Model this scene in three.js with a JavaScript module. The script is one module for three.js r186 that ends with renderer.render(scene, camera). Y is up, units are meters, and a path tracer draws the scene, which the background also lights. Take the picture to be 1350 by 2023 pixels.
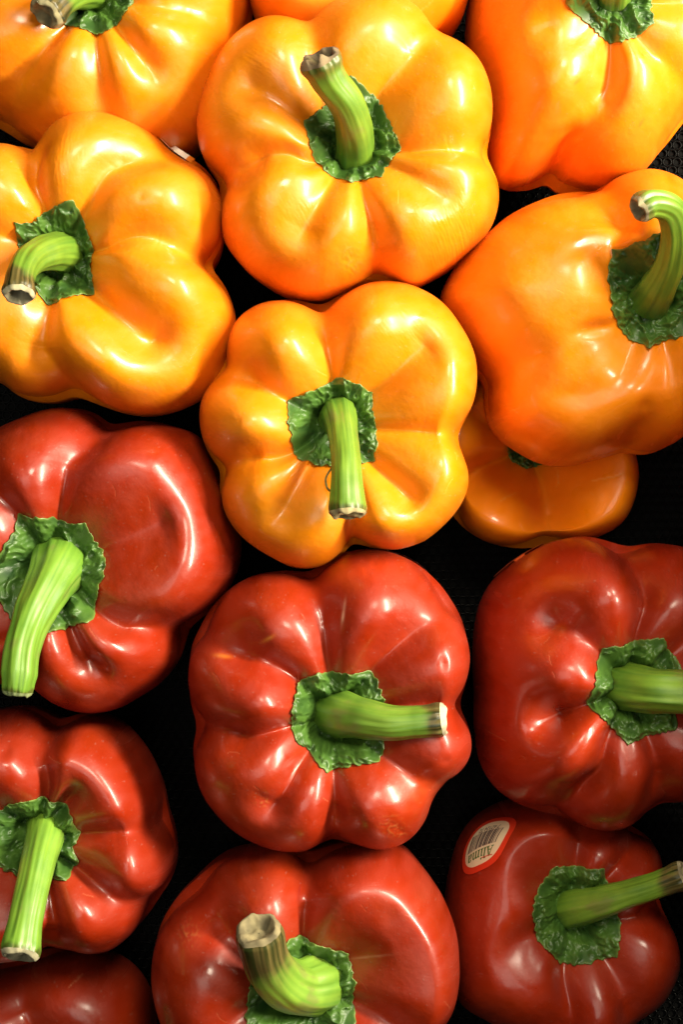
import * as THREE from 'three';
import { RectAreaLightUniformsLib } from 'three/addons/lights/RectAreaLightUniformsLib.js';
import { ImprovedNoise } from 'three/addons/math/ImprovedNoise.js';
import { mergeGeometries } from 'three/addons/utils/BufferGeometryUtils.js';

/* ---------------------------------------------------------------- camera, light, exposure */
const scene = new THREE.Scene();
scene.background = new THREE.Color(0x000000);
const CAM_Y = 0.62, MPP = 0.00015;                 // camera height over the pepper tops; metres per photo pixel at y = 0
const camera = new THREE.PerspectiveCamera(2 * Math.atan(1011.5 * MPP / CAM_Y) * 180 / Math.PI, 1350 / 2023, 0.02, 12);
camera.position.set(0, CAM_Y, 0);
camera.up.set(0, 0, -1);
camera.lookAt(0, 0, 0);
scene.add(camera);
const renderer = new THREE.WebGLRenderer({ antialias: true });
renderer.toneMapping = THREE.LinearToneMapping;
renderer.toneMappingExposure = 1.4;
renderer.shadowMap.enabled = true;
RectAreaLightUniformsLib.init();

// a lamp out of view: housing, glowing diffuser and a light of the same size just in front of it
function lamp(name, label, at, aim, w, h, strength, tint) {
  const g = new THREE.Group(); g.name = name;
  g.userData = { label, category: 'lamp' };
  g.position.set(...at); g.lookAt(...aim);          // local +z faces the aim
  const housing = new THREE.Mesh(new THREE.BoxGeometry(w + 0.03, h + 0.03, 0.04), new THREE.MeshStandardMaterial({ color: new THREE.Color().setRGB(0.6, 0.6, 0.58), roughness: 0.5 }));
  housing.name = 'housing'; housing.position.z = -0.022; g.add(housing);
  const glow = new THREE.Mesh(new THREE.BoxGeometry(w, h, 0.004), new THREE.MeshStandardMaterial({ color: 0xffffff, emissive: new THREE.Color().setRGB(...tint), emissiveIntensity: 1.0 }));
  glow.name = 'diffuser'; g.add(glow);
  const l = new THREE.RectAreaLight(new THREE.Color().setRGB(...tint), strength, w, h);
  l.name = 'light'; l.position.z = 0.006; l.rotation.y = Math.PI; g.add(l);
  scene.add(g);
}
lamp('unseen_strip_lamp', 'unseen strip lamp out of view, placed to light the peppers from the right', [0.64, 0.44, -0.23], [0.0, -0.01, -0.02], 0.62, 0.08, 110, [1, 0.89, 0.68]);  // out of view; placed for the long highlights on the right of the lobes
lamp('unseen_ceiling_lamp', 'unseen ceiling lamp out of view, placed to light the peppers from above', [0.26, 1.45, -0.80], [0, 0, 0], 0.45, 0.45, 21, [1, 0.89, 0.68]);  // out of view overhead; lights upward faces and gives the small spot highlights

lamp('added_fill_panel', 'broad dim fill panel added out of view above the peppers', [-0.35, 1.55, 0.10], [0, 0, 0], 0.9, 0.9, 0.7, [1, 0.93, 0.80]);  // added soft fill from above left, lifts the shaded slopes

/* ---------------------------------------------------------------- helpers */
const NZ = new ImprovedNoise();
const noise = (x, y, z) => NZ.noise(x, y, z);
const fbm = (x, y, z, n = 3) => { let s = 0, a = 1, t = 0; for (let i = 0; i < n; i++) { s += a * noise(x, y, z); t += a; a *= 0.5; x = x * 2.03 + 11.3; y = y * 2.03 + 5.1; z = z * 2.03 + 7.7; } return s / t; };
const clamp = (x, a = 0, b = 1) => Math.min(b, Math.max(a, x));
const sstep = (a, b, x) => { const t = clamp((x - a) / (b - a)); return t * t * (3 - 2 * t); };
const lerp = (a, b, t) => a + (b - a) * t;
function rng(seed) { let a = seed >>> 0; return () => { a = (a + 0x6D2B79F5) >>> 0; let t = a; t = Math.imul(t ^ (t >>> 15), t | 1); t ^= t + Math.imul(t ^ (t >>> 7), t | 61); return ((t ^ (t >>> 14)) >>> 0) / 4294967296; }; }
const at = (px, py, y) => { const k = MPP * (CAM_Y - y) / CAM_Y; return [(px - 675) * k, (py - 1011.5) * k]; };   // photo direction met with the height y
const TAU = Math.PI * 2;
const wrap = (a) => { a %= TAU; return a < 0 ? a + TAU : a; };
const dAng = (a, b) => { let d = (a - b) % TAU; if (d > Math.PI) d -= TAU; if (d < -Math.PI) d += TAU; return d; };
const FLOOR = -0.108;
const used = {};
function numbered(n) { const k = used[n] ?? 0; used[n] = k + 1; return k ? n + '_' + String(k).padStart(3, '0') : n; }
function mesh(name, geo, mat, parent) { const m = new THREE.Mesh(geo, mat); m.name = name; m.castShadow = m.receiveShadow = true; parent.add(m); return m; }
// grid of points -> indexed geometry; wrapped columns share a seam
function gridGeo(nu, nv, fn, extra) {
  const pos = new Float32Array((nu + 1) * (nv + 1) * 3), uv = new Float32Array((nu + 1) * (nv + 1) * 2), col = new Float32Array((nu + 1) * (nv + 1) * 3);
  const idx = []; const o = { p: [0, 0, 0], uv: [0, 0], c: [1, 1, 1] };
  for (let j = 0; j <= nv; j++) for (let i = 0; i <= nu; i++) {
    fn(i / nu, j / nv, o); const k = j * (nu + 1) + i;
    pos.set(o.p, k * 3); uv.set(o.uv, k * 2); col.set(o.c, k * 3);
  }
  for (let j = 0; j < nv; j++) for (let i = 0; i < nu; i++) { const a = j * (nu + 1) + i, b = a + 1, c = a + nu + 1, d = c + 1; idx.push(a, b, c, b, d, c); }
  const g = new THREE.BufferGeometry();
  g.setAttribute('position', new THREE.BufferAttribute(pos, 3)); g.setAttribute('uv', new THREE.BufferAttribute(uv, 2)); g.setAttribute('color', new THREE.BufferAttribute(col, 3));
  g.setIndex(idx); g.computeVertexNormals();
  if (extra !== 'open') {          // one normal along the seam
    const n = g.attributes.normal;
    for (let j = 0; j <= nv; j++) { const a = j * (nu + 1), b = a + nu; const v = [n.getX(a) + n.getX(b), n.getY(a) + n.getY(b), n.getZ(a) + n.getZ(b)]; const l = Math.hypot(...v) || 1; n.setXYZ(a, v[0] / l, v[1] / l, v[2] / l); n.setXYZ(b, v[0] / l, v[1] / l, v[2] / l); }
  }
  return g;
}

/* ---------------------------------------------------------------- the pepper body */
// spec: c calyx pixel, top crest height (m), hs crest above equator, outline pixels, furrows [[pixels...], depth mm, softness], calyx pixels, stem
const VI = 0.34, VE = 0.74;
function Surface(s) {
  const yTop = s.top, hs0 = s.hs ?? 0.031, yEq = yTop - hs0, n = s.n ?? 2.15;
  const hc = hs0 - (s.cup ?? 0.014) * 1.3;                            // floor of the stem cup over the equator
  const O = at(s.c[0], s.c[1], yEq + hc + 0.004);
  // outline radius by angle, smooth closed curve
  const E = s.outline.map(([x, y]) => { const w = at(x, y, yEq); return { a: wrap(Math.atan2(w[1] - O[1], w[0] - O[0])), r: Math.hypot(w[0] - O[0], w[1] - O[1]) }; }).sort((p, q) => p.a - q.a);
  const NT = 720, table = new Float64Array(NT);
  { const m = E.length;
    for (let i = 0; i < NT; i++) {
      const a = i / NT * TAU; let k = 0; while (k < m && E[k].a <= a) k++;
      const g = (j) => { const e = E[((j % m) + m) % m]; return { a: e.a + Math.floor(j / m) * TAU, r: e.r }; };
      const p0 = g(k - 2), p1 = g(k - 1), p2 = g(k), p3 = g(k + 1), d = (p2.a - p1.a) || 1e-6, t = (a - p1.a) / d;
      const lim = 2.5 * Math.min(p1.r, p2.r);
      const m1 = clamp((p2.r - p0.r) / ((p2.a - p0.a) || 1e-6), -lim, lim) * d, m2 = clamp((p3.r - p1.r) / ((p3.a - p1.a) || 1e-6), -lim, lim) * d;
      table[i] = (2 * t ** 3 - 3 * t * t + 1) * p1.r + (t ** 3 - 2 * t * t + t) * m1 + (-2 * t ** 3 + 3 * t * t) * p2.r + (t ** 3 - t * t) * m2;
    }
    for (let it = 0; it < 2; it++) { const c = table.slice(); for (let i = 0; i < NT; i++) { let q = 0; for (let k = -3; k <= 3; k++) q += c[(i + k + NT) % NT]; table[i] = q / 7; } } }
  const R = (a) => { const f = wrap(a) / TAU * NT, i = Math.floor(f) % NT, t = f - Math.floor(f); return lerp(table[i], table[(i + 1) % NT], t); };
  // centroid, where the underside closes
  let cx = 0, cz = 0; for (let i = 0; i < NT; i++) { const a = i / NT * TAU; cx += Math.cos(a) * table[i]; cz += Math.sin(a) * table[i]; } cx = cx / NT; cz = cz / NT;
  // furrows as angle over rho
  const F = s.furrows.map(([pts, depth, soft = 0.12, end = 1.0]) => {
    const q = pts.map(([x, y]) => { const w = at(x, y, yTop - 0.006), a = Math.atan2(w[1] - O[1], w[0] - O[0]); return { a, r: Math.hypot(w[0] - O[0], w[1] - O[1]) / R(a) }; }).sort((u, v) => u.r - v.r);
    for (let i = 1; i < q.length; i++) q[i].a = q[i - 1].a + dAng(q[i].a, q[i - 1].a);
    const lin = (r) => { if (r <= q[0].r) return q[0].a; for (let i = 1; i < q.length; i++) if (r <= q[i].r) return lerp(q[i - 1].a, q[i].a, (r - q[i - 1].r) / Math.max(1e-6, q[i].r - q[i - 1].r)); return q[q.length - 1].a; };
    const T = []; for (let i = 0; i <= 64; i++) { const r = i / 64 * 1.1; let v = 0; for (let k = -3; k <= 3; k++) v += lin(r + k * 0.028); T.push(v / 7); }
    return { ang: (r) => { const f = clamp(r, 0, 1.09) / 1.1 * 64, i = Math.floor(f); return lerp(T[i], T[i + 1], f - i); }, depth: depth * 0.0014, soft: soft + 0.07, end, mid: 0 };
  });
  F.forEach((f) => { f.mid = wrap(f.ang(0.6)); });
  const order = F.map((f, i) => i).sort((i, j) => F[i].mid - F[j].mid), G = order.map((i) => F[i]), nf = G.length;
  // lobe settings, [extra crest mm, crest rho], listed from furrow i (as written) to the next one clockwise
  const lobe = order.map((i) => s.lobes?.[i] ?? [0, null]);
  const ctr = G.map((f, k) => { const b = G[(k + 1) % nf]; return wrap(f.mid + wrap(b.mid - f.mid) / 2); });
  const rc0 = s.rc ?? 0.6, kn0 = s.kn ?? 0.6;
  function ring(a) {                                            // crest settings at an angle, eased between lobe centres
    let k = 0, best = 9; for (let i = 0; i < nf; i++) { const d = wrap(a - ctr[i]); if (d < best) { best = d; k = i; } }
    const k2 = (k + 1) % nf, t = sstep(0, 1, best / Math.max(1e-6, wrap(ctr[k2] - ctr[k]) || TAU));
    return [lerp(lobe[k][0], lobe[k2][0], t) * 0.001, lerp(lobe[k][1] ?? rc0, lobe[k2][1] ?? rc0, t), lerp(lobe[k][2] ?? kn0, lobe[k2][2] ?? kn0, t)];
  }
  const bumps = (s.bumps ?? []).map(([x, y, rx, h, ry, rot]) => { const w = at(x, y, yTop - 0.006); return { x: w[0], z: w[1], rx: rx * MPP, ry: (ry ?? rx) * MPP, h: h * 0.001, c: Math.cos((rot ?? 0) * Math.PI / 180), s: Math.sin((rot ?? 0) * Math.PI / 180) }; });
  const seed = s.seed * 7.31;
  const yBot = s.floor ?? FLOOR;
  function furrow(rho, a) {
    let dep = 0;
    // neighbours on either side at this rho
    let lo = -1, lod = 99, hi = -1, hid = 99;
    for (let i = 0; i < nf; i++) { const d = wrap(a - G[i].ang(rho)); if (d < lod) { lod = d; lo = i; } const e = TAU - d; if (e < hid) { hid = e; hi = i; } }
    const span = lod + hid || TAU;
    for (const [i, d] of [[lo, lod], [hi, hid]]) {
      const f = G[i], t = clamp(d / (span * 0.5), 0, 1), w = f.soft;
      const u = (Math.sqrt(t * t + w * w) - w) / (Math.sqrt(1 + w * w) - w);
      const amp = f.depth * 1.08 * Math.pow(clamp(rho / 0.66), 0.8) * sstep(0.02, 0.15, rho) * (1 - 0.6 * sstep(0.7, 1, rho)) * (f.end < 1 ? 1 - sstep(f.end - 0.22, f.end + 0.04, rho) : 1);
      if (t < 1) dep += amp * Math.pow(1 - u, s.p ?? 2.3);
    }
    return dep;
  }
  function P(v, a, out) {
    const Ra = R(a), [dh, rc, kn] = ring(a), hs = hs0 + dh; let rho, h, nr, ny, cxr = 0, czr = 0, under = 0;
    if (v < VI) { const x = v / VI; rho = rc * x; const bowl = Math.pow(1 - x, 1.5), q = clamp((1 - x) / 0.74), knuckle = 1 - Math.pow(Math.max(0, 1 - Math.pow(q, 2.2)), 0.72); h = hs - (hs - hc) * lerp(bowl, knuckle, kn); nr = 0; ny = 1; }
    else if (v <= VE) { const t = (v - VI) / (VE - VI) * Math.PI / 2; rho = rc + (1 - rc) * Math.pow(Math.sin(t), 2 / n); h = hs * Math.pow(Math.max(0, Math.cos(t)), 2 / n); nr = Math.sin(t); ny = Math.cos(t); }
    else { const t = (v - VE) / (1 - VE) * Math.PI / 2; rho = Math.pow(Math.max(0, Math.cos(t)), 0.5); h = -(yEq - yBot) * Math.pow(Math.sin(t), 0.9); nr = 1; ny = 0; under = 1 - rho * 1; cxr = cx; czr = cz; }
    const ca = Math.cos(a), sa = Math.sin(a);
    let X = O[0] + ca * Ra * rho, Z = O[1] + sa * Ra * rho, Y = yEq + h;
    if (under > 0) { X += cxr * under; Z += czr * under; }
    let d = v <= VE ? furrow(rho, a) : 0.25 * furrow(1, a) * (1 - under);
    let up = 0;
    if (v <= VE + 0.03) for (const b of bumps) { const dx = X - b.x, dz = Z - b.z, u = (dx * b.c + dz * b.s) / b.rx, w = (-dx * b.s + dz * b.c) / b.ry, q = u * u + w * w; if (q < 9) up += b.h * Math.exp(-q); }
    const wob = v <= VE ? sstep(0.1, 0.3, rho) : rho;
    up += wob * (0.0006 * noise(X * 32 + seed, Y * 32, Z * 32) + 0.00018 * noise(X * 110 + seed, Y * 110 + 3, Z * 110));
    const k = up - d;
    out[0] = X + ca * nr * k; out[1] = Y + ny * k; out[2] = Z + sa * nr * k;
    if (s.tilt) out[1] += (s.tilt[0] * (X - O[0]) + s.tilt[1] * (Z - O[1])) * (v <= VE ? 1 : Math.max(0, 1 - under * 1.6));
    return rho;
  }
  const vOf = (rho, a) => { const rc = ring(a)[1]; if (rho <= rc) return VI * rho / rc; const q = clamp((rho - rc) / (1 - rc)); return VI + (VE - VI) * Math.asin(Math.pow(q, n / 2)) / (Math.PI / 2); };
  return { O, R, P, vOf, yEq, yTop, hc: yEq + hc, s };
}

/* ---------------------------------------------------------------- skins */
const ORANGE = { base: [0.80, 0.232, 0.003], deep: [0.78, 0.20, 0.002], pale: [0.82, 0.27, 0.006] };
const RED = { base: [0.285, 0.0195, 0.003], deep: [0.24, 0.012, 0.002], pale: [0.315, 0.033, 0.004] };
function skinMaterial(S, kind, seed, s0) {
  // planar maps over the pepper's own footprint: flecks, faint mottling, stretch marks, scars
  const N = s0 ?? 512, W = 0.13, col = new Uint8Array(N * N * 4), bmp = new Uint8Array(N * N * 4);
  const s = S.s, marks = (s.marks ?? []).map(([x, y, r, rgb, amt, ry, rot]) => { const w = at(x, y, S.yTop - 0.006); return { x: w[0] - S.O[0], z: w[1] - S.O[1], r: r * MPP, ry: (ry ?? r) * MPP, c: Math.cos((rot ?? 0) * Math.PI / 180), s: Math.sin((rot ?? 0) * Math.PI / 180), rgb, amt }; });
  const streaks = (s.streaks ?? []).map(([x, y, r, rot, amt]) => { const w = at(x, y, S.yTop - 0.006); return { x: w[0] - S.O[0], z: w[1] - S.O[1], r: r * MPP, c: Math.cos(rot * Math.PI / 180), s: Math.sin(rot * Math.PI / 180), amt }; });
  const scars = (s.scars ?? []).map(([x, y, r, amt]) => { const w = at(x, y, S.yTop - 0.006); return { x: w[0] - S.O[0], z: w[1] - S.O[1], r: r * MPP, amt }; });
  const sr = (x) => Math.round(255 * (x <= 0.0031308 ? 12.92 * x : 1.055 * Math.pow(x, 1 / 2.4) - 0.055));
  for (let j = 0; j < N; j++) for (let i = 0; i < N; i++) {
    const x = (i / N - 0.5) * W, z = (j / N - 0.5) * W, k = (j * N + i) * 4;
    const m = fbm(x * 45 + seed, z * 45, seed, 3), m2 = noise(x * 260 + seed, z * 260, 4 + seed);
    let c = [0, 1, 2].map((q) => m > 0 ? lerp(kind.base[q], kind.pale[q], clamp(m * 0.9)) : lerp(kind.base[q], kind.deep[q], clamp(-m * 0.9)));
    const g = 1 + 0.03 * m2; c = c.map((q) => q * g);
    let b = 0.5 + 0.10 * noise(x * 700 + seed, z * 700, 1.5) + 0.06 * noise(x * 1900, z * 1900, seed);
    for (const t of streaks) { const dx = x - t.x, dz = z - t.z, q = (dx * dx + dz * dz) / (t.r * t.r); if (q > 6) continue; const u = dx * t.c + dz * t.s, w = -dx * t.s + dz * t.c; const st = noise(u * 260 + seed, w * 1500, 9) + 0.5 * noise(u * 500, w * 2600 + seed, 3); b += 0.4 * t.amt * Math.exp(-q) * st; const e = Math.exp(-q) * clamp(st * 1.2) * 0.25 * t.amt; c = c.map((v, h) => lerp(v, kind.pale[h] * 1.1, e)); }
    for (const t of scars) { const dx = x - t.x, dz = z - t.z, q = (dx * dx + dz * dz) / (t.r * t.r); if (q > 6) continue; const e = Math.exp(-q * 1.2), st = noise(x * 900 + seed, z * 900, 2); b += 0.5 * t.amt * e * st; c = c.map((v, h) => lerp(v, [0.55, 0.30, 0.08][h], e * clamp(st * 2.2) * 0.2)); }
    for (const t of marks) { const dx = x - t.x, dz = z - t.z, u = (dx * t.c + dz * t.s) / t.r, w = (-dx * t.s + dz * t.c) / t.ry, q = u * u + w * w; if (q > 8) continue; const e = Math.exp(-q) * t.amt * (0.75 + 0.5 * noise(x * 400 + seed, z * 400, 6)); c = c.map((v, h) => lerp(v, t.rgb[h], clamp(e))); }
    const f = noise(x * 1500 + 31, z * 1500 + seed, 8.5); if (f > 0.57) { const e = (f - 0.57) * 1.5; c = c.map((v) => lerp(v, 0.5, e * 0.35)); b += e * 0.2; }
    for (let q = 0; q < 3; q++) col[k + q] = sr(clamp(c[q])); bmp[k] = Math.round(255 * clamp(b)); bmp[k + 1] = Math.round(255 * clamp(0.78 + 0.35 * m2 + 0.3 * noise(x * 90 + seed, z * 90, 12.5))); bmp[k + 2] = 128; col[k + 3] = bmp[k + 3] = 255;
  }
  const Rn = rng(seed * 101 + 9);
  for (let t = 0; t < (kind === RED ? 30 : 16); t++) {            // short scratches and specks of dust on the skin
    let x = (0.15 + 0.7 * Rn()) * N, y = (0.15 + 0.7 * Rn()) * N, a = Rn() * TAU; const L = Rn() < 0.6 ? 1 : 5 + Rn() * 16, am = 0.08 + 0.2 * Rn(), bend = (Rn() - 0.5) * 0.12;
    for (let q = 0; q < L; q++) { const k = ((y | 0) * N + (x | 0)) * 4; for (let h = 0; h < 3; h++) col[k + h] = Math.round(lerp(col[k + h], 225 - 25 * h, am)); bmp[k] = Math.max(0, bmp[k] - 40); bmp[k + 1] = 255; x += Math.cos(a); y += Math.sin(a); a += bend; }
  }
  const tex = (d, cs) => { const t = new THREE.DataTexture(d, N, N); t.magFilter = THREE.LinearFilter; t.minFilter = THREE.LinearFilter; t.wrapS = t.wrapT = THREE.ClampToEdgeWrapping; if (cs) t.colorSpace = THREE.SRGBColorSpace; t.needsUpdate = true; return t; };
  const bt = tex(bmp); return { mat: new THREE.MeshPhysicalMaterial({ map: tex(col, true), bumpMap: bt, roughnessMap: bt, clearcoatRoughnessMap: bt, bumpScale: 0.00035, roughness: 0.6, clearcoat: s.coat ?? 0.5, clearcoatRoughness: s.cr ?? 0.29, ior: 1.45 }), W };
}
const calyxMat = new THREE.MeshPhysicalMaterial({ color: 0xffffff, vertexColors: true, roughness: 0.5, clearcoat: 0.25, clearcoatRoughness: 0.35 });
const stemMat = new THREE.MeshPhysicalMaterial({ color: 0xffffff, vertexColors: true, roughness: 0.45, clearcoat: 0.25, clearcoatRoughness: 0.3 });
const cutMat = new THREE.MeshStandardMaterial({ color: 0xffffff, vertexColors: true, roughness: 0.9 });

/* ---------------------------------------------------------------- calyx and stem */
function polyRadius(pts) {                                       // straight-edged polygon around its own origin
  const q = pts.map(([x, z]) => ({ a: wrap(Math.atan2(z, x)), x, z })).sort((u, v) => u.a - v.a);
  return (a) => {
    a = wrap(a); let k = q.findIndex((e) => e.a > a); const A = q[(k <= 0 ? q.length : k) - 1], B = q[k < 0 ? 0 : k];
    const c = Math.cos(a), s = Math.sin(a), ex = B.x - A.x, ez = B.z - A.z, den = c * ez - s * ex; 
    const t = (A.x * ez - A.z * ex) / (Math.abs(den) < 1e-9 ? 1e-9 : den); return clamp(t, 0.3 * Math.min(Math.hypot(A.x, A.z), Math.hypot(B.x, B.z)), Math.max(Math.hypot(A.x, A.z), Math.hypot(B.x, B.z)));
  };
}
function calyx(S, parent) {
  const s = S.s, seed = s.seed * 3.7, NS = 220, NR = 40;
  const yg = S.hc + 0.006, Rp = polyRadius(s.calyx.map(([x, y]) => { const w = at(x, y, yg); return [w[0] - S.O[0], w[1] - S.O[1]]; }));
  const p = [0, 0, 0];
  const lift = s.calyxLift ?? 0.0012;
  const topAt = (t, a, o) => {
    const frill = 1 + 0.06 * noise(Math.cos(a) * 9 + seed, Math.sin(a) * 9, 2) * t + 0.02 * noise(Math.cos(a) * 22, Math.sin(a) * 22 + seed, 5) * t;
    const r = Rp(a) * t * frill, rho = Math.min(0.97, r / S.R(a));
    S.P(S.vOf(rho, a), a, p);
    // height eased towards the rim's, so the leaf spans small furrows, then puckered
    const X = S.O[0] + Math.cos(a) * r, Z = S.O[1] + Math.sin(a) * r;
    const rid = 1 - Math.abs(noise(X * 170 + seed, Z * 170, 1.3)) * 2, rid2 = 1 - Math.abs(noise(X * 520, Z * 520 + seed, 7.1)) * 2;
    const rad = noise(Math.cos(a) * 5 + seed, Math.sin(a) * 5, t * 0.8 + 3);
    const pk = sstep(0.25, 0.5, t);
    const y = p[1] + lift + pk * (0.0024 * (rid - 0.5) + 0.0010 * (rid2 - 0.4) + 0.0010 * rad * t + 0.0014 * noise(X * 90 + seed, Z * 90, 5.5)) + 0.0010 * sstep(0.3, 0.55, t) * (1 - sstep(0.55, 0.8, t)) - 0.0012 * sstep(0.85, 1, t);
    o[0] = X; o[1] = Math.max(y, p[1] + 0.0005); o[2] = Z; return { rid, rid2, rad };
  };
  const geo = gridGeo(NS, NR, (u, v, o) => {
    const a = u * TAU; let t = v * NR / (NR - 2); const edge = t > 1; if (edge) t = 1;
    const q = topAt(Math.max(t, 0.02), a, o.p);
    if (edge) { const e = (v * NR - (NR - 2)); o.p[1] -= 0.0007 * e; const k = 1 - 0.004 * e; o.p[0] = S.O[0] + (o.p[0] - S.O[0]) * k; o.p[2] = S.O[1] + (o.p[2] - S.O[1]) * k; }
    const m = fbm(o.p[0] * 150 + seed, o.p[2] * 150, 4, 3), vein = clamp(q.rid * 1.3 - 0.35) * 0.6 + clamp(q.rid2) * 0.2;
    const g = clamp(0.32 + 0.75 * m + 0.3 * vein), rim = sstep(0.95, 1, t) * 0.65;
    const A = [0.013, 0.052, 0.008], B = [0.090, 0.20, 0.024], C = [0.22, 0.30, 0.06];
    o.c = [0, 1, 2].map((i) => lerp(lerp(A[i], B[i], g), C[i], rim * (0.5 + 0.5 * clamp(m + 0.5))));
    o.uv = [u, v];
  });
  return mesh('calyx', geo, calyxMat, parent);
}
function stem(S, parent) {
  const s = S.s, st = s.stem; if (!st) return;
  const seed = s.seed * 5.3, yb = S.hc;
  const pts = st.path.map(([x, y, h]) => { const Y = yb + h * 0.001, w = at(x, y, Y); return new THREE.Vector3(w[0], Y, w[1]); });
  const curve = new THREE.CatmullRomCurve3(pts, false, 'centripetal');
  const rad = st.r.map((r) => r * MPP * 0.97), NL = 90, NA = 72, fr = curve.computeFrenetFrames(NL, false);
  const rAt = (t) => { const f = t * (rad.length - 1), i = Math.min(rad.length - 2, Math.floor(f)), k = f - i; return lerp(rad[i], rad[i + 1], k * k * (3 - 2 * k) * 0.5 + k * 0.5); };
  const C = []; for (let i = 0; i <= NL; i++) C.push(curve.getPointAt(i / NL));
  const ridges = st.ridges ?? 6, ga = st.ridge ?? 0.07;
  const prof = (a, t) => 1 + ga * (0.35 * Math.cos(ridges * a + 0.8 * Math.sin(3 * t + seed)) + 1.0 * noise(Math.cos(a) * 2.2 + seed, Math.sin(a) * 2.2, t * 2.2)) + 0.05 * noise(Math.cos(a) * 5, Math.sin(a) * 6 + seed, t * 3.5) + 0.05 * noise(Math.cos(a) + seed, Math.sin(a), t * 5);
  const brown = st.brown ?? 0.06;                                // share of the stem that is corky at the tip
  const L = (st.light ?? [0.26, 0.44, 0.035]).map((x) => x * 0.78), Dk = (st.darkc ?? [0.075, 0.22, 0.02]).map((x) => x * 0.7), Bn = [0.055, 0.037, 0.013];
  const place = (i, a, rr, o) => { const N = fr.normals[i], B = fr.binormals[i], c = C[i], x = Math.cos(a) * rr, y = Math.sin(a) * rr; o[0] = c.x + N.x * x + B.x * y; o[1] = c.y + N.y * x + B.y * y; o[2] = c.z + N.z * x + B.z * y; };
  const geo = gridGeo(NA, NL, (u, v, o) => {
    const i = Math.round(v * NL), a = u * TAU, t = v;
    const ragged = sstep(0.93, 1, t) * 0.10 * noise(Math.cos(a) * 3 + seed, Math.sin(a) * 3, 11);
    place(i, a, rAt(t) * prof(a, t) * (1 + ragged + (st.lip ?? 0.06) * sstep(0.90, 0.97, t) - 0.05 * sstep(0.97, 1, t)), o.p);
    const str = noise(Math.cos(a) * 7 + seed, Math.sin(a) * 7, t * 1.1) * 0.9 + 0.7 * noise(Math.cos(a) * 16, Math.sin(a) * 16 + seed, t * 2.5), blot = fbm(o.p[0] * 130 + seed, o.p[1] * 130, o.p[2] * 130, 3);
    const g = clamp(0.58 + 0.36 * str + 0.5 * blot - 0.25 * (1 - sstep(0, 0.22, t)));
    let c = [0, 1, 2].map((k) => lerp(Dk[k], L[k], g)); const scuff = sstep(0.18, 0.45, fbm(o.p[0] * 90 + seed * 2, o.p[1] * 90, o.p[2] * 90, 3) + 0.25 * str); c = c.map((x, k) => lerp(x, [0.16, 0.15, 0.05][k], scuff * 0.5));
    const bb = sstep(1 - brown * 1.5, 1 - brown * 0.5, t + 0.12 * blot * (brown > 0.1 ? 1.5 : 0.5)); c = c.map((x, k) => lerp(x, Bn[k] * (0.2 + 2.4 * clamp(1.6 * str + 0.4)), bb * (brown > 0.1 ? 0.92 : 0.7)));
    for (const [t0, a0, wt, wa, amt] of st.scars ?? []) { const e = Math.exp(-(((t - t0) / wt) ** 2) - ((dAng(a, a0) / wa) ** 2)) * amt * clamp(0.5 + 1.6 * blot + str); c = c.map((x, k) => lerp(x, [0.10, 0.085, 0.035][k], clamp(e))); }
    o.c = c; o.uv = [u, v];
  });
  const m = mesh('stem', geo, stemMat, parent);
  // the cut face: pale woody ring, sunken pith
  const T = fr.tangents[NL], cut = st.cut ?? [0.55, 0.47, 0.27], pith = st.pith ?? [0.42, 0.38, 0.20], deep = (st.hollow ?? 0.25) * rAt(1);
  const cg = gridGeo(48, 12, (u, v, o) => {
    const a = u * TAU; const rr = rAt(1) * prof(-a, 1) * (1 + (st.lip ?? 0.06) - 0.05 + 0.10 * noise(Math.cos(a) * 3 + seed, Math.sin(-a) * 3, 11)) * (0.02 + 0.985 * v);
    place(NL, -a, rr, o.p);
    const rough = noise(o.p[0] * 300 + seed, o.p[1] * 300, o.p[2] * 300), lipH = 0.0012 * sstep(0.45, 0.8, v) * (1 - sstep(0.86, 1, v));
    const k = lipH - deep * (1 - sstep(0.25, 0.8, v)) + rough * 0.0016 * (st.rag ?? 1) * (1 - sstep(0.7, 0.97, v));
    o.p[0] += T.x * k; o.p[1] += T.y * k; o.p[2] += T.z * k;
    const mm = clamp(0.5 + rough * 1.2 + 0.4 * noise(o.p[0] * 900, o.p[1] * 900, o.p[2] * 900 + seed));
    const w = sstep(0.45, 0.75, v); o.c = [0, 1, 2].map((i) => lerp(pith[i], cut[i], w) * lerp(0.3, 0.85, mm)); o.uv = [u, v];
  });
  mesh('cut_end', cg, cutMat, m);
  // loose fibre hanging from the stem
  if (st.fibre) { const fp = st.fibre.map(([x, y, h]) => { const Y = yb + h * 0.001, w = at(x, y, Y); return new THREE.Vector3(w[0], Y, w[1]); });
    const g = new THREE.TubeGeometry(new THREE.CatmullRomCurve3(fp), 24, 0.00035, 6); mesh('loose_fibre', g, new THREE.MeshStandardMaterial({ color: new THREE.Color().setRGB(0.22, 0.22, 0.07), roughness: 0.8 }), m); }
}

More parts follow.
